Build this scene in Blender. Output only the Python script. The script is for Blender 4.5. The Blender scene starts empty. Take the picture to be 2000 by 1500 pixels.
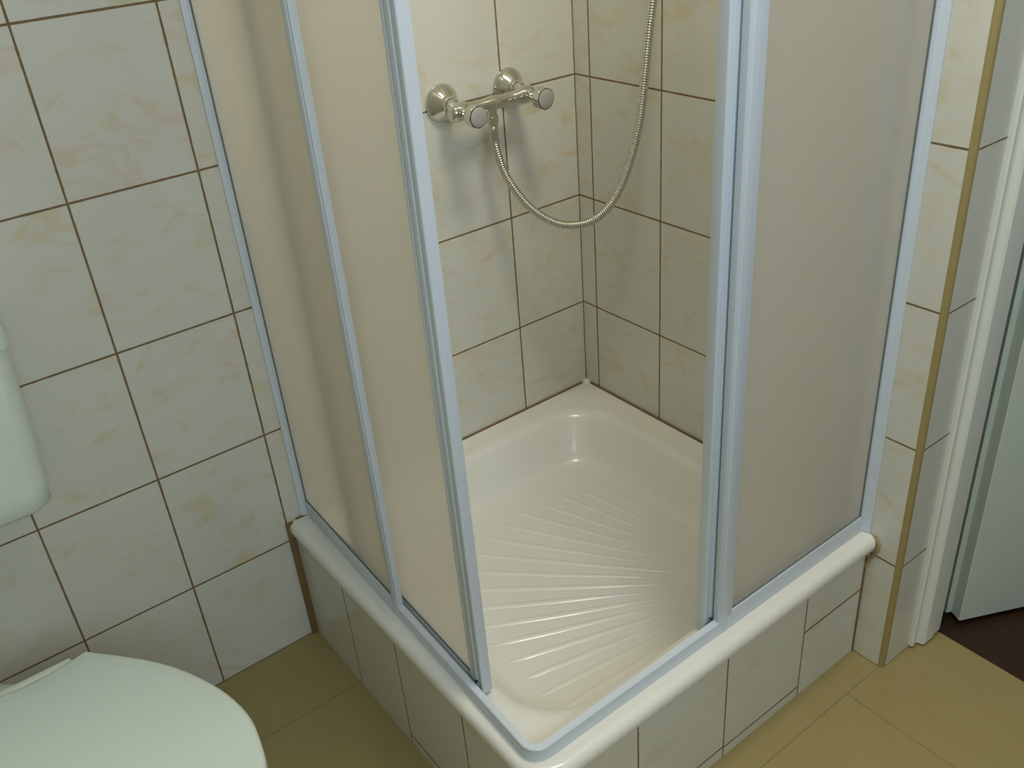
import bpy, bmesh, math, random
from mathutils import Vector, Matrix
C = bpy.context.scene.collection
R = math.radians
PI = math.pi
random.seed(4)

# ------------------------------------------------------------------ camera
CAM = Vector((1.4427, -1.2336, 1.4028)); YAW, PITCH, ROLL, FPX = 0.95617, -0.52937, -0.08530, 1818.9
fw = Vector((-math.sin(YAW)*math.cos(PITCH), math.cos(YAW)*math.cos(PITCH), math.sin(PITCH)))
rt = fw.cross(Vector((0, 0, 1))).normalized(); up = rt.cross(fw)
r2 = rt*math.cos(ROLL)+up*math.sin(ROLL); u2 = -rt*math.sin(ROLL)+up*math.cos(ROLL)
cd = bpy.data.cameras.new('camera'); cam = bpy.data.objects.new('camera', cd); C.objects.link(cam)
cam.matrix_world = Matrix(((r2.x, u2.x, -fw.x, CAM.x), (r2.y, u2.y, -fw.y, CAM.y), (r2.z, u2.z, -fw.z, CAM.z), (0, 0, 0, 1)))
cd.sensor_width = 36; cd.sensor_fit = 'HORIZONTAL'; cd.lens = FPX/2000*36; cd.clip_start = .02
bpy.context.scene.camera = cam

# ------------------------------------------------------------------ world, lights, exposure
w = bpy.data.worlds.new('world'); bpy.context.scene.world = w; w.use_nodes = True
w.node_tree.nodes['Background'].inputs[0].default_value = (.75, .88, 1, 1)
w.node_tree.nodes['Background'].inputs[1].default_value = 0.35
vs = bpy.context.scene.view_settings
vs.view_transform = 'Standard'; vs.look = 'None'; vs.gamma = 1; vs.use_curve_mapping = False
vs.exposure = 0.0

def area(name, loc, aim, sx, sy, power, col, shape='RECTANGLE'):
    l = bpy.data.lights.new(name, 'AREA'); l.shape = shape; l.size = sx; l.size_y = sy
    l.energy = power; l.color = col
    o = bpy.data.objects.new(name, l); C.objects.link(o); o.location = loc
    o.rotation_euler = (Vector(aim)-Vector(loc)).to_track_quat('-Z', 'Y').to_euler()
    return o
LAMP = (.86, -.42)
area('lamp_light', (LAMP[0], LAMP[1], 2.345), (LAMP[0], LAMP[1], 0), .42, .42, 13.4, (1, .93, .79), 'DISK')
area('daylight', (2.335, -1.05, 1.65), (0.2, -1.05, 1.0), 1.0, 0.86, 15.0, (.70, .84, 1.0))

# ------------------------------------------------------------------ material helpers
class NT:
    def __init__(s, name):
        s.m = bpy.data.materials.new(name); s.m.use_nodes = True; s.t = s.m.node_tree; s.n = s.t.nodes; s.l = s.t.links
        s.b = s.n['Principled BSDF']
    def node(s, k, **kw):
        n = s.n.new(k)
        for a, v in kw.items(): setattr(n, a, v)
        return n
    def put(s, sock, v):
        if hasattr(v, 'is_output') or hasattr(v, 'links'): s.l.new(v, sock)
        else: sock.default_value = v
    def math(s, op, *a):
        n = s.node('ShaderNodeMath', operation=op)
        for i, v in enumerate(a): s.put(n.inputs[i], v)
        return n.outputs[0]
    def mix(s, f, a, b):
        n = s.node('ShaderNodeMix', data_type='RGBA'); s.put(n.inputs[0], f); s.put(n.inputs[6], a); s.put(n.inputs[7], b)
        return n.outputs[2]
    def coord(s):
        tc = s.node('ShaderNodeTexCoord'); sp = s.node('ShaderNodeSeparateXYZ'); s.l.new(tc.outputs['Object'], sp.inputs[0])
        return tc.outputs['Object'], sp.outputs
    def noise(s, vec, scale, detail=3, rough=.55, dist=0):
        n = s.node('ShaderNodeTexNoise'); s.l.new(vec, n.inputs['Vector'])
        n.inputs['Scale'].default_value = scale; n.inputs['Detail'].default_value = detail
        n.inputs['Roughness'].default_value = rough; n.inputs['Distortion'].default_value = dist
        return n.outputs[0]
    def ramp(s, v, a, b):
        n = s.node('ShaderNodeMapRange'); n.interpolation_type = 'SMOOTHSTEP'
        s.put(n.inputs[0], v); n.inputs[1].default_value = a; n.inputs[2].default_value = b
        return n.outputs[0]

def simple(name, col, rough=.4, metal=0, spec=.5, coat=0, var=0.0):
    t = NT(name); b = t.b
    b.inputs['Roughness'].default_value = rough; b.inputs['Metallic'].default_value = metal
    b.inputs['Specular IOR Level'].default_value = spec; b.inputs['Coat Weight'].default_value = coat
    c4 = (*col, 1)
    if var:
        v, _ = t.coord(); n = t.noise(v, 30, 3)
        t.put(b.inputs['Base Color'], t.mix(n, tuple(x*(1-var) for x in col)+(1,), tuple(min(1, x*(1+var)) for x in col)+(1,)))
    else: b.inputs['Base Color'].default_value = c4
    return t.m

def tile_mat(name, U, V, base, stain_a, stain_b, grout, gw=.0034, rough=.28, stain=.50, stretch=1.7):
    """U, V = (axis, period, offset, [extra joints])"""
    t = NT(name); vec, xyz = t.coord()
    masks = []; ids = []
    for ax, per, off, extra in (U, V):
        c = xyz[ax]
        if per:
            q = t.math('DIVIDE', t.math('SUBTRACT', c, off), per)
            ids.append(t.math('FLOOR', q))
            d = t.math('MULTIPLY', t.math('ABSOLUTE', t.math('SUBTRACT', t.math('FRACT', t.math('ADD', q, .5)), .5)), per)
            masks.append(d)
        else: ids.append(None)
        idn = ids[-1]
        for e in extra:
            masks.append(t.math('ABSOLUTE', t.math('SUBTRACT', c, e)))
            st = t.math('GREATER_THAN', c, e); idn = st if idn is None else t.math('ADD', idn, st)
        ids[-1] = idn if idn is not None else 0.0
    d = masks[0]
    for m in masks[1:]: d = t.math('MINIMUM', d, m)
    wob = t.noise(vec, 60, 2)
    dd = t.math('ADD', d, t.math('MULTIPLY', t.math('SUBTRACT', wob, .5), .0012))
    g = t.math('SUBTRACT', 1.0, t.ramp(dd, gw*.35, gw*.62))
    # per-tile shift of the veining
    cmb = t.node('ShaderNodeCombineXYZ'); t.put(cmb.inputs[0], ids[0]); t.put(cmb.inputs[1], ids[1])
    wn = t.node('ShaderNodeTexWhiteNoise', noise_dimensions='3D'); t.l.new(cmb.outputs[0], wn.inputs['Vector'])
    sc = t.node('ShaderNodeVectorMath', operation='SCALE'); t.l.new(wn.outputs['Color'], sc.inputs[0]); sc.inputs['Scale'].default_value = 7
    ad = t.node('ShaderNodeVectorMath', operation='ADD'); t.l.new(vec, ad.inputs[0]); t.l.new(sc.outputs[0], ad.inputs[1])
    mp = t.node('ShaderNodeMapping'); t.l.new(ad.outputs[0], mp.inputs[0])
    mp.inputs['Rotation'].default_value = (R(38) if U[0] == 1 else 0, R(-38) if U[0] == 0 else 0, R(25) if V[0] == 1 else 0)
    s3 = [1, 1, 1]; s3[V[0]] = stretch; mp.inputs['Scale'].default_value = s3
    n1 = t.noise(mp.outputs[0], 13, 4, .62, .6); n2 = t.noise(mp.outputs[0], 9, 5, .6, 1.2); n3 = t.noise(vec, 6, 3)
    col = t.mix(t.ramp(n3, .3, .7), (*[x*.965 for x in base], 1), (*base, 1))
    col = t.mix(t.math('MULTIPLY', t.ramp(n1, .52, .74), stain), col, (*stain_a, 1))
    col = t.mix(t.math('MULTIPLY', t.ramp(n2, .55, .76), stain*.9), col, (*stain_b, 1))
    gn = t.noise(vec, 25, 3)
    col = t.mix(g, col, t.mix(gn, (*[x*.75 for x in grout], 1), (*[min(1, x*1.3) for x in grout], 1)))
    t.put(t.b.inputs['Base Color'], col)
    t.put(t.b.inputs['Roughness'], t.math('ADD', rough, t.math('MULTIPLY', g, .5)))
    bp = t.node('ShaderNodeBump'); bp.inputs['Distance'].default_value = .0015; bp.inputs['Strength'].default_value = .6
    hgt = t.math('ADD', t.math('SUBTRACT', 1.0, g), t.math('MULTIPLY', t.noise(vec, 22, 2), .25))
    t.l.new(hgt, bp.inputs['Height']); t.l.new(bp.outputs[0], t.b.inputs['Normal'])
    return t.m

TB = (.675, .67, .585); SA = (.60, .49, .20); SB = (.66, .45, .26); GR = (.20, .125, .05)
TH = .2479
M = {}
M['tile_left'] = tile_mat('glazed_tile_left_wall', (1, .1985, -.1818, [-.0006]), (2, TH, 0, []), TB, SA, SB, GR)
M['tile_back'] = tile_mat('glazed_tile_back_wall', (0, 0, 0, [.044, .2366, .437, .637]), (2, TH, 0, []), TB, SA, SB, GR, stain=.5)
M['tile_side'] = tile_mat('glazed_tile_pier_side', (1, 0, 0, []), (2, TH, 0, []), TB, SA, SB, GR, gw=.0028, stain=.25)
M['tile_room'] = tile_mat('glazed_tile_room', (0, .1985, .02, []), (2, TH, 0, []), TB, SA, SB, GR)
M['tile_room_y'] = tile_mat('glazed_tile_room_y', (1, .1985, .02, []), (2, TH, 0, []), TB, SA, SB, GR)
M['apron_right'] = tile_mat('glazed_tile_plinth_right', (1, 0, 0, [-.168, -.371, -.573, -.7665]), (2, 0, 0, []), TB, SA, SB, GR, gw=.003, stain=.35)
M['apron_left'] = tile_mat('glazed_tile_plinth_left', (0, 0, 0, [.193, .375, .574]), (2, 0, 0, []), TB, SA, SB, GR, gw=.003, stain=.35)
M['floor'] = tile_mat('tan_floor_tile', (0, .3155, .184, []), (1, .3155, -.097, []), (.36, .285, .115), (.30, .225, .075), (.41, .32, .15), (.29, .23, .10), gw=.0028, rough=.5, stain=.35, stretch=1.5)
M['paint'] = simple('painted_white_plaster', (.78, .77, .70), .7, var=.03)
M['enamel'] = simple('white_acrylic_tray', (.82, .805, .725), .28, coat=.3)
M['frame'] = simple('white_lacquered_aluminium', (.64, .705, .765), .35)
M['ceramic'] = simple('white_sanitary_ceramic', (.72, .78, .71), .15, coat=.3)
M['seat'] = simple('white_toilet_seat_plastic', (.66, .74, .66), .3)
M['gasket'] = simple('grey_rubber_gasket', (.16, .18, .17), .6)
M['grout'] = simple('brown_grout', GR, .85, var=.25)
M['silicone'] = simple('tan_stained_sealant', (.40, .28, .13), .6, var=.2)
M['trim'] = simple('tan_plastic_corner_trim', (.33, .26, .105), .4, var=.06)
M['door_paint'] = simple('white_gloss_door_paint', (.58, .66, .58), .4, var=.03)
M['casing_paint'] = simple('cream_gloss_frame_paint', (.76, .78, .70), .35, var=.03)
M['chrome'] = simple('polished_chrome', (.66, .65, .57), .06, 1)
M['chrome_soft'] = simple('satin_chrome', (.62, .60, .54), .25, 1)
M['hose'] = simple('corrugated_metal_hose', (.62, .60, .53), .22, 1)
M['cap_plastic'] = simple('grey_plastic_handle_cap', (.42, .41, .37), .35)
M['black'] = simple('black_rubber', (.02, .02, .02), .6)
M['lamp_metal'] = simple('white_lamp_base', (.8, .8, .8), .4)

def glass_mat():
    t = NT('frosted_polystyrene_pane'); b = t.b
    b.inputs['Base Color'].default_value = (.98, .955, .91, 1)
    b.inputs['Roughness'].default_value = .55; b.inputs['IOR'].default_value = 1.08
    b.inputs['Transmission Weight'].default_value = 1.0
    df = t.node('ShaderNodeBsdfDiffuse'); df.inputs[0].default_value = (.80, .77, .70, 1)
    tl = t.node('ShaderNodeBsdfTranslucent'); tl.inputs[0].default_value = (.92, .88, .80, 1)
    m1 = t.node('ShaderNodeMixShader'); m1.inputs[0].default_value = .45; t.l.new(df.outputs[0], m1.inputs[1]); t.l.new(tl.outputs[0], m1.inputs[2])
    m2 = t.node('ShaderNodeMixShader'); m2.inputs[0].default_value = .55; t.l.new(m1.outputs[0], m2.inputs[1]); t.l.new(b.outputs[0], m2.inputs[2])
    vec, _ = t.coord(); n = t.noise(vec, 350, 2)
    bp = t.node('ShaderNodeBump'); bp.inputs['Distance'].default_value = .0006; bp.inputs['Strength'].default_value = .35
    t.l.new(n, bp.inputs['Height'])
    for q in (b, df): t.l.new(bp.outputs[0], q.inputs['Normal'])
    t.l.new(m2.outputs[0], t.n['Material Output'].inputs[0])
    return t.m
M['pane'] = glass_mat()
def wood_mat():
    t = NT('dark_brown_floorboards'); vec, xyz = t.coord()
    q = t.math('DIVIDE', xyz[1], .12); d = t.math('ABSOLUTE', t.math('SUBTRACT', t.math('FRACT', q), .5))
    mp = t.node('ShaderNodeMapping'); t.l.new(vec, mp.inputs[0]); mp.inputs['Scale'].default_value = (2, 18, 1)
    n = t.noise(mp.outputs[0], 6, 5, .6, .8)
    col = t.mix(n, (.016, .006, .002, 1), (.055, .022, .008, 1))
    col = t.mix(t.ramp(d, .485, .5), col, (.01, .005, .003, 1))
    t.put(t.b.inputs['Base Color'], col); t.b.inputs['Roughness'].default_value = .45
    return t.m
M['wood'] = wood_mat()
def emit_mat(name, col, s):
    t = NT(name); t.b.inputs['Base Color'].default_value = (.9, .9, .85, 1); t.b.inputs['Emission Color'].default_value = (*col, 1); t.b.inputs['Emission Strength'].default_value = s
    return t.m
M['opal'] = emit_mat('lit_opal_glass', (1, .93, .76), 5.0)

# ------------------------------------------------------------------ mesh helpers
def smooth_angle(me, ang=35):
    bm = bmesh.new(); bm.from_mesh(me)
    bmesh.ops.recalc_face_normals(bm, faces=bm.faces)
    for f in bm.faces: f.smooth = True
    for e in bm.edges:
        if len(e.link_faces) == 2 and e.calc_face_angle(0) > R(ang): e.smooth = False
    bm.to_mesh(me); bm.free()
def obj(name, bm, mat, parent=None, bevel=0, seg=2, ang=35):
    if bevel:
        bmesh.ops.recalc_face_normals(bm, faces=bm.faces)
        bmesh.ops.bevel(bm, geom=[e for e in bm.edges if len(e.link_faces) == 2 and e.calc_face_angle(0) > R(30)], offset=bevel, segments=seg, affect='EDGES', profile=.5, clamp_overlap=True)
    me = bpy.data.meshes.new(name); bm.to_mesh(me); bm.free(); smooth_angle(me, ang)
    me.materials.append(M[mat]); o = bpy.data.objects.new(name, me); C.objects.link(o)
    if parent:
        o.parent = parent; o.matrix_parent_inverse = Matrix.Translation(-parent.location) if parent.type == 'EMPTY' else Matrix()
    return o
def thing(name, loc, label=None, cat=None, kind=None, group=None):
    o = bpy.data.objects.new(name, None); o.empty_display_size = .05; C.objects.link(o); o.location = loc
    if label: o['label'] = label
    if cat: o['category'] = cat
    if kind: o['kind'] = kind
    if group: o['group'] = group
    return o
def tag(o, label, cat):
    o['label'] = label; o['category'] = cat; return o
def struct(name, bm, mat, label=None, **k):
    o = obj(name, bm, mat, **k); o['kind'] = 'structure'
    if label: o['label'] = label
    return o
def box(bm, x0, x1, y0, y1, z0, z1):
    r = bmesh.ops.create_cube(bm, size=1); 
    for v in r['verts']:
        v.co = Vector((x0+(v.co.x+.5)*(x1-x0), y0+(v.co.y+.5)*(y1-y0), z0+(v.co.z+.5)*(z1-z0)))
    return bm
def B(*a):
    bm = bmesh.new()
    if isinstance(a[0], (tuple, list)):
        for q in a: box(bm, *q)
    else: box(bm, *a)
    return bm
def prism(poly, lo, hi, axis='z', bm=None):
    """extrude a 2-D polygon along axis; poly coords are the two other axes in order"""
    bm = bm or bmesh.new()
    def P(a, b, h): return {'z': (a, b, h), 'x': (h, a, b), 'y': (a, h, b)}[axis]
    lo_v = [bm.verts.new(P(a, b, lo)) for a, b in poly]; hi_v = [bm.verts.new(P(a, b, hi)) for a, b in poly]
    n = len(poly)
    bm.faces.new(lo_v[::-1]); bm.faces.new(hi_v)
    for i in range(n): bm.faces.new((lo_v[i], lo_v[(i+1) % n], hi_v[(i+1) % n], hi_v[i]))
    return bm
def lathe(bm, prof, origin, axis, n=40, cap=True):
    """prof: (radius, height along axis)"""
    q = Vector(axis).normalized().to_track_quat('Z', 'Y'); o = Vector(origin); rings = []
    for r, h in prof:
        rings.append([bm.verts.new(o+q@Vector((r*math.cos(2*PI*i/n), r*math.sin(2*PI*i/n), h))) for i in range(n)])
    for a, b in zip(rings, rings[1:]):
        for i in range(n): bm.faces.new((a[i], a[(i+1) % n], b[(i+1) % n], b[i]))
    if cap: bm.faces.new(rings[0][::-1]); bm.faces.new(rings[-1])
    return bm
def loft(bm, loops, cap0=True, cap1=True):
    rings = [[bm.verts.new(p) for p in L] for L in loops]; n = len(rings[0])
    for a, b in zip(rings, rings[1:]):
        for i in range(n): bm.faces.new((a[i], a[(i+1) % n], b[(i+1) % n], b[i]))
    if cap0: bm.faces.new(rings[0][::-1])
    if cap1: bm.faces.new(rings[-1])
    return bm
def rrect(x0, y0, x1, y1, radii, z, n=10):
    """corners order: (x1,y0) front-right, (x1,y1) back-right, (x0,y1) back-left, (x0,y0) front-left"""
    pts = []
    for (cx, cy, sx, sy, a0), r in zip(((x1, y0, -1, 1, -90), (x1, y1, -1, -1, 0), (x0, y1, 1, -1, 90), (x0, y0, 1, 1, 180)), radii):
        for i in range(n+1):
            a = R(a0+90*i/n); pts.append(Vector((cx+sx*r+r*math.cos(a), cy+sy*r+r*math.sin(a), z)))
    return pts
def tube(bm, pts, rad, n=12, cap=True):
    """rad constant or list"""
    rings = []; prev = None
    for i, p in enumerate(pts):
        p = Vector(p); d = (Vector(pts[min(i+1, len(pts)-1)])-Vector(pts[max(i-1, 0)])).normalized()
        if prev is None:
            a = Vector((0, 1, 0)) if abs(d.y) < .9 else Vector((1, 0, 0)); u = d.cross(a).normalized()
        else: u = (prev-d*prev.dot(d)).normalized()
        prev = u; v = d.cross(u); r = rad[i] if isinstance(rad, list) else rad
        rings.append([bm.verts.new(p+(u*math.cos(2*PI*k/n)+v*math.sin(2*PI*k/n))*r) for k in range(n)])
    for a, b in zip(rings, rings[1:]):
        for i in range(n): bm.faces.new((a[i], a[(i+1) % n], b[(i+1) % n], b[i]))
    if cap: bm.faces.new(rings[0][::-1]); bm.faces.new(rings[-1])
    return bm
def catmull(P, per=20):
    P = [Vector(p) for p in P]; P = [P[0]*2-P[1]]+P+[P[-1]*2-P[-2]]; out = []
    for i in range(1, len(P)-2):
        a, b, c, d = P[i-1:i+3]
        for k in range(per):
            t = k/per; out.append(.5*((2*b)+(c-a)*t+(2*a-5*b+4*c-d)*t*t+(-a+3*b-3*c+d)*t**3))
    out.append(P[-2]); return out

# ------------------------------------------------------------------ room shell
X1, Y0, H = 2.35, -2.15, 2.42       # right wall, front wall, ceiling
TX, TY = .8230, .1620               # pier corner, threshold line
struct('floor', B(-.1, X1+.1, Y0-.1, TY, -.10, 0), 'floor')
struct('ceiling', B(-.1, X1+.1, Y0-.1, 1.6, H, H+.1), 'paint')
struct('wall_left', B(-.1, 0, Y0-.1, TY, 0, H), 'tile_left')
struct('wall_back', B(0, TX-.0092, 0, TY, 0, H), 'tile_back')
struct('wall_pier_side', B(TX-.0092, TX, .0092, TY, 0, H), 'tile_side').name = 'wall_pier'
DX = 1.66
struct('wall_door', B((DX+.02, X1, .03, TY, 0, H), (TX, DX+.02, .03, TY, 2.06, H)), 'tile_room')
struct('wall_front', B(-.1, X1+.1, Y0-.1, Y0, 0, H), 'tile_room')
WY0, WY1, WZ0, WZ1 = -1.57, -.53, 1.2, 2.1
struct('wall_right', B((X1, X1+.1, Y0, WY0, 0, H), (X1, X1+.1, WY1, TY, 0, H), (X1, X1+.1, WY0, WY1, 0, WZ0), (X1, X1+.1, WY0, WY1, WZ1, H)), 'tile_room_y')
wn = thing('window_1', (X1+.06, (WY0+WY1)/2, WZ0), kind='structure')
fr = obj('window_frame', B((X1+.04, X1+.09, WY0, WY0+.05, WZ0, WZ1), (X1+.04, X1+.09, WY1-.05, WY1, WZ0, WZ1), (X1+.04, X1+.09, WY0, WY1, WZ0, WZ0+.05), (X1+.04, X1+.09, WY0, WY1, WZ1-.05, WZ1)), 'frame', wn)
# hall beyond the door
struct('floor_hall', B(-.1, X1+.1, TY, 1.6, -.10, -.002), 'wood').name = 'floor_hall'
struct('wall_hall', B((-.1, X1+.1, 1.6, 1.7, -.1, H), (-.2, -.1, TY, 1.6, -.1, H), (X1+.1, X1+.2, TY, 1.6, -.1, H)), 'paint')
# quarter-round tan trim on the pier corner
poly = [(TX-.0092, 0.0)]+[(TX-.0092+.0095*math.sin(R(a)), .0092-.0095*math.cos(R(a))) for a in range(0, 91, 10)]+[(TX, .0092), (TX-.0092, .0092)]
struct('trim_1', prism(poly[1:-2]+[(TX-.0092, .0092)], 0.0, H), 'trim', label='tan plastic quarter-round trim on the outer tiled pier corner')

# door frame and leaf
d1 = thing('door_1', (TX, .12, 0), label='white painted door standing open into the dark hall', kind='structure')
cas = [(TX-.001, .0835), (TX+.0055, .0835), (TX+.0085, .0865), (TX+.0085, .0925), (TX+.0065, .0960), (TX+.0085, .1010), (TX+.0165, .1035), (TX+.0195, .1075), (TX+.0200, .1170), (TX+.0200, .1370), (TX+.0170, .1400), (TX+.0170, .1640), (TX-.001, .1640)]
bm = prism(cas, .006, 2.05)
mir = [(DX+.02-(x-TX), y) for x, y in cas]
prism(mir[::-1], .006, 2.05, bm=bm)
box(bm, TX+.017, DX+.003, .100, .163, 2.035, 2.062)
obj('door_frame', bm, 'casing_paint', d1, ang=30)
ang = R(64); dx, dy = math.cos(ang), math.sin(ang); nx, ny = dy, -dx   # leaf direction, face normal towards the room
P0 = Vector((.8555, .2055))                                            # visible edge corner of the leaf
def LP(a, b): return (P0.x+dx*a-nx*b, P0.y+dy*a-ny*b)
leaf = [LP(.0015, 0), LP(.75, 0), LP(.75, .04), LP(.013, .04), LP(.013, .028), LP(.0, .026), LP(.0, .016), LP(0.0, .0015)]
leaf = [LP(.0015, 0), LP(.75, 0), LP(.75, .040), LP(-.012, .040), LP(-.012, .026), LP(0, .026), LP(0, .0015)]
obj('door_leaf', prism(leaf, .012, 2.02), 'door_paint', d1, ang=30)

# ------------------------------------------------------------------ tiled plinth
T = .2913
pl = thing('shower_plinth', (.37, -.37, 0), 'low tiled plinth carrying the white shower tray, cream tiles with brown joints', 'plinth')
XR, YL = .7580, -.7680
o = obj('tiled_panel', B(XR-.02, XR, YL, -.0015, 0.0, .2655), 'apron_right', pl); o['label'] = 'right-hand tiled face of the plinth'
obj('tiled_panel', B(.0015, XR-.0205, YL, YL+.02, 0.0, .2655), 'apron_left', pl)['label'] = 'left-hand tiled face of the plinth'
for q in ((XR-.002, XR+.0006, -.168, -.003, .1570, .1600), (XR-.002, XR+.0006, -.371, -.168, .0225, .0250), (XR-.002, XR+.0006, -.573, -.371, .0255, .0280),
          (XR-.002, XR+.0006, YL, -.573, .0285, .0310), (.375, XR-.0205, YL-.0006, YL+.002, .0225, .0250),
          (XR-.003, XR+.0028, YL-.002, -.001, .2620, .2668), (.001, XR-.003, YL-.0028, YL+.003, .2620, .2668)):
    obj('grout_line', B(*q), 'grout', pl)
# wide brown gap filler at the wall ends
bm = prism([(.0004, YL-.0125), (.0050, YL-.0125), (.0085, YL-.0006), (.0085, YL+.003), (.0004, YL+.003)], .001, T-.001)
obj('gap_filler', bm, 'grout', pl, bevel=.001)['label'] = 'wide brown filler at the wall end'
bm = prism([(XR-.004, -.0006), (XR+.0022, -.0006), (XR+.0022, -.0026), (XR-.001, -.0045), (XR-.004, -.0045)], .001, .262)
obj('gap_filler', bm, 'grout', pl)
bm = bmesh.new(); tube(bm, catmull([(XR+.0018, -.002, .215), (XR+.008, -.002, .235), (XR+.017, -.002, .256), (XR+.0205, -.002, .275), (XR+.012, -.002, .2905)], 8), .0034, 8)
obj('sealant_smear', bm, 'silicone', pl)

# ------------------------------------------------------------------ shower tray
tr = thing('shower_tray', (.37, -.37, .2655), 'square white acrylic shower tray with rounded lip and fan of ridges', 'shower tray')
OX, OY = .7755, -.7755
bm = bmesh.new(); eps = .0022
def outer(d, z): return rrect(eps+(d if d < .02 else 0)*0, OY+d, OX-d, -eps, (max(.062-d, .01), .006, .002, .006), z)
inr = lambda e, z, r=.105: rrect(.060+e, -.716+e, .716-e, -.060-e, (r, r*.85, r*.95, r*.85), z)
L = [outer(.006, .2640), outer(.0015, .2662), outer(0, .2705), outer(0, .2790), outer(.0022, .2850), outer(.0062, .2893), outer(.0115, .2910), outer(.018, .2913),
     outer(.030, .2905), inr(-.010, .2908, .112), inr(-.003, .2901, .109), inr(.004, .2880), inr(.010, .2835), inr(.016, .2750), inr(.040, .2160, .10), inr(.050, .2010, .10), inr(.060, .1935, .095), inr(.075, .1905, .085), inr(.10, .1900, .06), inr(.2, .190, .04)]
loft(bm, L, cap0=False)
# fan of ridges radiating from the drain corner
CX, CY = .655, -.135
for k in range(17):
    a = R(184+5.15*k); r0 = .175 if k % 2 else .225
    lim = .60
    for rr_ in range(300, 620, 5):
        x, y = CX+math.cos(a)*rr_/1000, CY+math.sin(a)*rr_/1000
        if x < .165 or y < -.615: lim = rr_/1000; break
    ca, sa = math.cos(a), math.sin(a); secs = []
    nseg = 14
    for i in range(nseg+1):
        t = i/nseg; r = r0+(lim-r0)*t; wd = (.0045+.004*t)*min(1, math.sin(PI*min(max(t, .02), .98))**.35)
        hh = .0021*min(1, (t*8+.05), ((1-t)*8+.05))
        secs.append([(CX+ca*r-sa*s*wd, CY+sa*r+ca*s*wd, .1889+hh*q) for s, q in ((-1, 0), (-.6, .75), (0, 1.0), (.6, .75), (1, 0))])
    for s in secs:
        for i, (x, y, q) in enumerate(s):
            e = .064; s[i] = (x, y, q+.0012)
    loft(bm, secs)
obj('basin', bm, 'enamel', tr, ang=50)
dr = bmesh.new(); lathe(dr, [(.001, .1905), (.030, .1905), (.036, .1915), (.042, .1905), (.043, .1880)], (.598, -.168, 0), (0, 0, 1), 32)
drn = obj('drain_cover', dr, 'chrome', tr); drn['label'] = 'round chrome drain cover'
hb = bmesh.new()
for k in range(6): lathe(hb, [(.004, .1910), (.004, .1921)], (.598+.018*math.cos(k*PI/3), -.168+.018*math.sin(k*PI/3), 0), (0, 0, 1), 10)
obj('drain_hole', hb, 'black', drn)
bm = bmesh.new()
box(bm, .001, .0042, YL+.01, -.001, T-.0015, T+.0020)
box(bm, .001, XR-.02, -.0042, -.001, T-.0015, T+.0020)
obj('wall_joint', bm, 'grout', tr)['label'] = 'thin brown joint along the tiled walls'
bm = bmesh.new(); lathe(bm, [(.0115, T-.001), (.010, T+.003), (.006, T+.006), (.0005, T+.008)], (.0055, -.0055, 0), (0, 0, 1), 16); obj('corner_sealant', bm, 'enamel', tr)

# ------------------------------------------------------------------ shower enclosure (corner entry, two fixed panels, two sliding doors)
en = thing('shower_enclosure', (.37, -.37, T), 'corner shower enclosure with frosted panes in white frames, sliding doors half open', 'shower enclosure')
ZT = 1.93
RO = .7450                     # outer face of the rail
def skew(bm):
    # the left run of the enclosure stands slightly out of parallel with the tray edge
    for v in bm.verts:
        k = min(1, max(0, (-v.co.y-.40)/.22)); v.co.y -= k*(.0360*v.co.x-.0115)
    return bm
def rail_ring(o0, o1, z0, z1, rad):
    """L-shaped rail following both sides with a rounded corner; o0 outer, o1 inner distance"""
    def path(o, r):
        return [(.0025, -o)]+[(o-r+r*math.cos(R(a)), -o+r+r*math.sin(R(a))) for a in range(-90, 1, 6)]+[(o, -.0025)]
    a, b = path(o0, rad), path(o1, rad-(o0-o1)); return a, b
def rail(bm, o0, o1, z0, z1, rad, ch=.0015):
    secs = []
    a, b = rail_ring(o0, o1, z0, z1, rad); a1, b1 = rail_ring(o0-ch, o1, z0, z1, rad-ch)
    for p, q, p1 in zip(a, b, a1): secs.append([(p[0], p[1], z0), (p[0], p[1], z1-ch), (p1[0], p1[1], z1), (q[0], q[1], z1), (q[0], q[1], z0)])
    return loft(bm, secs)
bm = bmesh.new()
rail(bm, RO, RO-.0105, T+.0001, T+.0250, .028)
skew(bm); br = obj('bottom_rail', bm, 'frame', en, ang=30)
bm = bmesh.new(); rail(bm, RO, RO-.034, ZT-.045, ZT, .040)
skew(bm); obj('top_rail', bm, 'frame', en, ang=30)
def quad_side(x0, x1, y0, y1, z0, z1, left):
    """box given on the right side (x across the pane, y along it); left side swaps x and -y"""
    return (x0, x1, y0, y1, z0, z1) if not left else (-y1, -y0, -x1, -x0, z0, z1)
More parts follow.
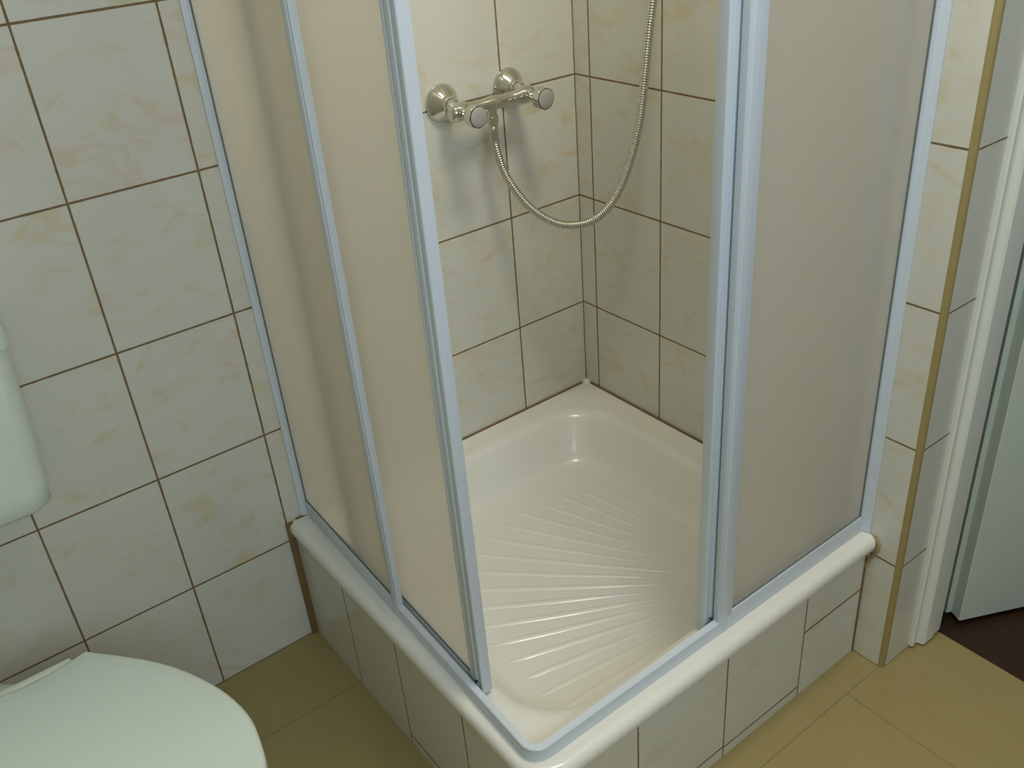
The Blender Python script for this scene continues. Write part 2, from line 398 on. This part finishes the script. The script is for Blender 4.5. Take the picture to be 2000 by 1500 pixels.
for left in (False, True):
    Q = lambda *a: quad_side(*a, left)
    side_txt = 'left' if left else 'right'
    # coordinates: first pair = distance of the pane plane from the wall corner, second pair = position along (negative, 0 at the wall)
    if left: poly = [(.0006, -.7560), (.0030, -.7560), (.0040, -.7520), (.0050, -RO-.0022), (.0066, -RO-.0022), (.0066, -RO+.0090), (.0060, -RO+.0090), (.0060, -RO+.0260), (.0006, -RO+.0260)]
    else: poly = [(.7590, -.0006), (.7590, -.0034), (.7540, -.0048), (RO+.0008, -.0054), (RO+.0008, -.0136), (RO-.0090, -.0136), (RO-.0090, -.0100), (RO-.0260, -.0100), (RO-.0260, -.0006)]
    bm = prism(poly, T+.0012, ZT+.001)
    if left: skew(bm)
    wp = obj('wall_profile', bm, 'frame', en); wp['label'] = 'white profile screwed to the '+('left wall' if left else 'wall beside the pier')
    e0 = -.0142 if not left else -.0072
    y1 = -.352 if not left else -.345
    K = (lambda b: skew(b)) if left else (lambda b: b)
    fp = obj('fixed_panel', K(B(Q(RO-.0072, RO-.0042, y1-.004, e0+.0022, T+.0200, ZT-.020))), 'pane', en); fp['label'] = 'frosted fixed pane beside the '+('left wall' if left else 'pier')
    # slim dark gasket round the pane
    obj('gasket', K(B(Q(RO-.0041, RO-.0012, y1, e0, T+.0345, T+.0360), Q(RO-.0041, RO-.0012, e0-.0006, e0+.0003, T+.0360, ZT-.046))), 'gasket', fp)
    obj('bottom_profile', K(B(Q(RO-.0095, RO+.0006, y1-.002, e0+.0002, T+.0040, T+.0345))), 'frame', fp, bevel=.0006)
    # end post of the fixed panel
    yp0, yp1 = (-.3845, -.3525) if not left else (-.3700, -.3480)
    wp_ = yp1-yp0; ys = [yp0, yp0+.19*wp_, yp0+.25*wp_, yp0+.62*wp_, yp0+.69*wp_, yp1]; xs = [RO-.0005, RO-.0005, RO+.0012, RO+.0012, RO-.0005, RO-.0005]
    pg = [(RO-.0112, yp0)]+list(zip(xs, ys))+[(RO-.0112, yp1)]
    if left: pg = [(-b, -a) for a, b in pg]
    bm = K(prism(pg, T+.0060, ZT-.010))
    po = obj('end_post', bm, 'frame', fp, bevel=.0004)
    # sliding door, parked behind the fixed panel
    s0, s1 = (-.3990, -.0600) if not left else (-.5990, -.1850)
    zd = T-.0005+.0075
    sd = obj('sliding_door', K(B(Q(RO-.0245, RO-.0220, s0+.010, s1-.006, zd+.010, ZT-.02))), 'pane', en)
    sd['label'] = ('frosted sliding door on the left side, half open' if left else 'frosted sliding door on the right side, pushed fully open')
    wst = .0312
    # leading stile with grooves
    prof = [(-.0330, 0), (-.0175, 0), (-.0160, .0015), (-.0160, .0100), (-.0178, .0112), (-.0178, .0150), (-.0150, .0165), (-.0150, .0270), (-.0170, .0285), (-.0170, .0325), (-.0152, .0340), (-.0152, .0395), (-.0170, .0400), (-.0310, .0400), (-.0310, .0300), (-.0330, .0280)]
    pg = [(RO+a, s0+b*.78) for a, b in prof]
    if left: pg = [(-b, -a) for a, b in pg]
    obj('leading_stile', K(prism(pg, zd, ZT-.012)), 'frame', sd, bevel=.0003)
    prof = [(-.0310, -.026), (-.0310, 0), (-.0150, 0), (-.0150, -.021), (-.0175, -.026)]
    pg = [(RO+a, s1+b) for a, b in prof]
    if left: pg = [(-b, -a) for a, b in pg]
    obj('trailing_stile', K(prism(pg, zd, ZT-.012)), 'frame', sd, bevel=.0005)
    obj('door_rail', K(B(Q(RO-.0285, RO-.0180, s0+wst+.0002, s1-.0265, zd+.0010, zd+.0130))), 'frame', sd, bevel=.0008)
    obj('gasket', K(B(Q(RO-.0218, RO-.0190, s0+wst+.0002, s1-.0265, zd+.0131, zd+.0146))), 'gasket', sd)
    for ss in (s0+.012, s1-.012):
        c = (RO-.0135, ss) if not left else (-ss, -(RO-.0135))
        bm = lathe(bmesh.new(), [(.001, -.001), (.0026, 0), (.0026, .0015), (.001, .002)], (c[0], c[1], T+.0262), (0, 0, 1), 10)
        obj('roller_clip', K(bm), 'black', sd)

# ------------------------------------------------------------------ shower mixer
mx = thing('shower_mixer', (0, -.243, .985), 'chrome two-handle shower mixer on the tiled wall', 'faucet')
ZM = .9985; YA, YBm = -.3185, -.1680; XB = .052
for y in (YA, YBm):
    bm = bmesh.new()
    prof = [(.0335, .0005), (.0342, .0025), (.0336, .0050), (.0305, .0092), (.0240, .0160), (.0175, .0222), (.0135, .0260), (.0125, .0290), (.0122, .0310)]
    lathe(bm, prof, (0.0005, y, 1.0015), (1, 0, 0), 48); obj('wall_flange', bm, 'chrome', mx, ang=60)
    bm = bmesh.new(); lathe(bm, [(.0105, .025), (.0105, .034), (.0150, .035), (.0150, .0425), (.0115, .0435), (.0115, .050)], (0, y, 1.0005), (1, 0, -.03), 6); obj('union_nut', bm, 'chrome', mx, bevel=.0008)
# body
bm = bmesh.new(); ax = Vector((0, YBm-YA, 0)); ln = ax.length
pr = [(.004, -.019), (.0125, -.0175), (.0160, -.012), (.0165, 0), (.0160, .014), (.0125, .022), (.0118, .035), (.0120, .060), (.0140, ln/2), (.0120, ln-.060), (.0118, ln-.035), (.0125, ln-.022), (.0160, ln-.014), (.0165, ln), (.0160, ln+.012), (.0125, ln+.0175), (.004, ln+.019)]
lathe(bm, pr, (XB, YA+.0, ZM-.006), ax, 36); obj('mixer_body', bm, 'chrome', mx, ang=60)
bm = bmesh.new(); lathe(bm, [(.0100, -.006), (.0100, .016), (.0118, .017), (.0118, .028), (.0095, .029), (.0095, .034)], (XB, -.2455, ZM-.012), (0, 0, -1), 24); obj('hose_outlet', bm, 'chrome', mx, ang=40)
for y in (YA, YBm):
    hx = Vector((1, .02, -.02))
    bm = bmesh.new(); base = (XB+.004, y+.004, ZM-.006)
    prof = [(.0120, 0), (.0118, .008), (.0105, .014), (.0110, .018), (.0150, .026), (.0185, .032), (.0200, .038), (.0202, .050), (.0196, .0520)]
    n = 48; q = hx.to_track_quat('Z', 'Y'); rings = []
    for i, (r, h) in enumerate(prof):
        amp = .055 if i >= 4 else 0
        rings.append([Vector(base)+q@Vector((r*(1-amp*(.5-.5*math.cos(8*2*PI*k/n)))*math.cos(2*PI*k/n), r*(1-amp*(.5-.5*math.cos(8*2*PI*k/n)))*math.sin(2*PI*k/n), h)) for k in range(n)])
    loft(bm, rings); hd = obj('handle', bm, 'chrome', mx, ang=50)
    bm = bmesh.new(); lathe(bm, [(.0186, .0518), (.0188, .0526), (.0176, .0527)], base, hx, 40); obj('cap_ring', bm, 'black', hd)
    bm = bmesh.new(); lathe(bm, [(.0176, .0519), (.0176, .0534), (.0168, .0541), (.006, .0546), (.0005, .0547)], base, hx, 40); obj('handle_cap', bm, 'cap_plastic', hd, ang=60)['label'] = 'flat grey cap on the chrome handle'

# ------------------------------------------------------------------ hose
hp = [(.0522, -.2453, .9500), (.0524, -.2452, .9360), (.0553, -.2422, .9007), (.0667, -.2317, .8516), (.0916, -.2090, .8011), (.1179, -.1849, .7721), (.1444, -.1607, .7595), (.1770, -.1309, .7653),
      (.2024, -.1077, .7913), (.2219, -.0898, .8335), (.2361, -.0769, .8860), (.2465, -.0674, .9414), (.2519, -.0624, .9950), (.2566, -.0582, 1.0553), (.2604, -.0547, 1.1052), (.2647, -.0507, 1.1534), (.272, -.047, 1.25), (.280, -.045, 1.45), (.285, -.050, 1.62), (.286, -.060, 1.70)]
hs = thing('shower_hose', (.0522, -.2453, .95), 'silver corrugated shower hose hanging in a loop below the mixer', 'hose')
cr = catmull(hp, 24); pts = [cr[0]]; acc = 0; step = .0011
for a, b in zip(cr, cr[1:]):
    d = (b-a).length; pos = step-acc
    while pos <= d: pts.append(a+(b-a)*(pos/d)); pos += step
    acc = (acc+d) % step if False else d-(pos-step)
    acc = max(0, acc)
rad = [.0082 if (i % 4) in (0, 1) else (.0067 if i % 4 == 3 else .0077) for i in range(len(pts))]
bm = bmesh.new(); tube(bm, pts, rad, 14); obj('hose_tube', bm, 'hose', hs, ang=60)
bm = bmesh.new(); lathe(bm, [(.0086, 0), (.0094, .002), (.0094, .011), (.0090, .016), (.0086, .028)], (.0520, -.2455, .9525), (0, 0, -1), 20); obj('hose_nut', bm, 'chrome_soft', hs)
# hand shower and wall bracket above the frame
sh = thing('hand_shower', (.286, 0, 1.70), 'chrome hand shower in a wall bracket above the hose', 'shower head')
bm = bmesh.new(); tube(bm, catmull([(.286, -.060, 1.700), (.286, -.070, 1.76), (.286, -.085, 1.83), (.286, -.115, 1.885)], 8), .0125, 16); obj('shower_grip', bm, 'chrome', sh)
bm = bmesh.new(); lathe(bm, [(.014, -.030), (.026, -.016), (.040, 0), (.040, .010), (.036, .012)], (.286, -.128, 1.895), (0, -.75, -.66), 32); obj('spray_head', bm, 'chrome', sh)
bm = bmesh.new(); lathe(bm, [(.024, .0005), (.024, .008), (.012, .012), (.012, .056)], (.286, 0, 1.735), (0, -1, 0), 24); obj('wall_bracket', bm, 'chrome', sh)

# ------------------------------------------------------------------ toilet
ZS = .420; TYC = -1.262
to = thing('toilet', (.40, TYC, 0), 'white close-up toilet with its oval lid closed beside the tiled wall', 'toilet')
to['label'] = 'white ceramic toilet with closed oval lid in front of the tiled wall'
def egg(x0, x1, half, z, n=64, back=.35, inset=0):
    pts = []
    L_ = x1-x0
    for i in range(n):
        a = 2*PI*i/n; c = math.cos(a); s = math.sin(a)
        xm = x0+L_*.56
        x = xm+(c*(x1-xm) if c > 0 else c*(xm-x0))
        wv = half*abs(s)**(.88 if c > 0 else .80)
        # straight cut back edge
        pts.append(Vector((x, TYC+math.copysign(wv, s), z)))
    return pts
def lid_loop(ins, z):
    # traced along the visible side: (x, half width)
    K = [(.245, .000), (.242, .030), (.236, .062), (.2335, .072), (.2350, .0755), (.247, .085), (.275, .109), (.323, .146), (.371, .174), (.437, .200), (.501, .2115), (.553, .207), (.603, .193), (.655, .163), (.690, .120), (.708, .065), (.713, 0)]
    top = catmull([(a, b, 0) for a, b in K], 4)
    cx = .48
    pts = [(p.x, p.y) for p in top]; full = pts+[(x, -y) for x, y in pts[::-1][1:-1]]
    out = []
    for x, y in full:
        v = Vector((x-cx, y)); l = v.length; v = v*(1-ins/max(l, .01)); out.append(Vector((cx+v.x, TYC+v.y, z)))
    return out
bm = bmesh.new()
loft(bm, [lid_loop(.004, ZS-.014), lid_loop(0, ZS-.011), lid_loop(0, ZS-.005), lid_loop(.0025, ZS-.0015), lid_loop(.007, ZS), lid_loop(.03, ZS+.001), lid_loop(.10, ZS+.002), lid_loop(.17, ZS+.0022)])
obj('lid', bm, 'seat', to, ang=60)
bm = bmesh.new()
loft(bm, [lid_loop(.006, ZS-.032), lid_loop(.001, ZS-.029), lid_loop(.0, ZS-.020), lid_loop(.004, ZS-.0155)])
obj('seat', bm, 'seat', to, ang=60)
bm = bmesh.new(); loops = []
for z, x0, x1, hw in ((0, .20, .56, .115), (.03, .20, .55, .112), (.12, .19, .55, .112), (.22, .18, .60, .130), (.30, .22, .640, .150), (.35, .245, .675, .165), (.376, .255, .690, .172), (.386, .260, .685, .168)):
    ring = []
    for i in range(64):
        a = 2*PI*i/64; c, s = math.cos(a), math.sin(a); xm = x0+(x1-x0)*.5
        ring.append(Vector((xm+math.copysign(abs(c)**.8, c)*(x1-x0)/2, TYC+math.copysign(abs(s)**.85, s)*hw, z)))
    loops.append(ring)
loft(bm, loops); obj('bowl', bm, 'ceramic', to, ang=60)
bm = B(.2265, .2420, TYC-.070, TYC+.053, ZS-.020, ZS-.0045); obj('hinge', bm, 'seat', to, bevel=.004)
bm = prism([(.222, TYC-.075), (.245, TYC-.085), (.30, TYC-.11), (.30, TYC+.11), (.245, TYC+.060), (.222, TYC+.030)], .345, .3855); obj('rear_shelf', bm, 'ceramic', to, bevel=.006)
# ------------------------------------------------------------------ cistern
ci = thing('toilet_cistern', (0, -1.30, .595), 'white plastic cistern hung low on the tiled wall above the toilet', 'cistern')
def cist(z, x1, y1, ins=0, r=.028): return rrect(.0015, -1.475+ins, x1-ins, y1-ins, (r, r, .002, .002), z, 8)
bm = bmesh.new()
loft(bm, [cist(.590, .105, -1.158, .012), cist(.596, .117, -1.149, .004), cist(.606, .122, -1.1435), cist(.640, .124, -1.1405), cist(.74, .128, -1.1325), cist(.858, .132, -1.1260), cist(.860, .130, -1.128)])
obj('tank', bm, 'seat', ci, ang=50)
bm = bmesh.new()
loft(bm, [cist(.8605, .132, -1.1260), cist(.8615, .1355, -1.1225), cist(.880, .1355, -1.1220), cist(.888, .131, -1.1260), cist(.892, .122, -1.134)])
obj('tank_lid', bm, 'seat', ci, ang=50)
bm = bmesh.new(); box(bm, .05, .085, -1.34, -1.28, .8925, .899); obj('flush_button', bm, 'seat', ci, bevel=.002)
bm = bmesh.new(); tube(bm, catmull([(.055, -1.400, .592), (.055, -1.400, .50), (.056, -1.395, .40), (.065, -1.36, .31), (.10, -1.29, .275), (.185, -1.262, .27)], 8), .020, 20); obj('flush_pipe', bm, 'seat', ci)

# ------------------------------------------------------------------ ceiling lamp (above the frame)
la = thing('ceiling_lamp', (LAMP[0], LAMP[1], H), 'round opal ceiling lamp in the middle of the bathroom', 'lamp')
bm = bmesh.new(); lathe(bm, [(.17, 0), (.17, -.025), (.16, -.028)], (LAMP[0], LAMP[1], H-.0005), (0, 0, 1), 48); obj('lamp_base', bm, 'lamp_metal', la)
bm = bmesh.new(); lathe(bm, [(.155, -.028), (.154, -.045), (.13, -.060), (.06, -.068), (.001, -.070)], (LAMP[0], LAMP[1], H), (0, 0, 1), 48); obj('lamp_shade', bm, 'opal', la)
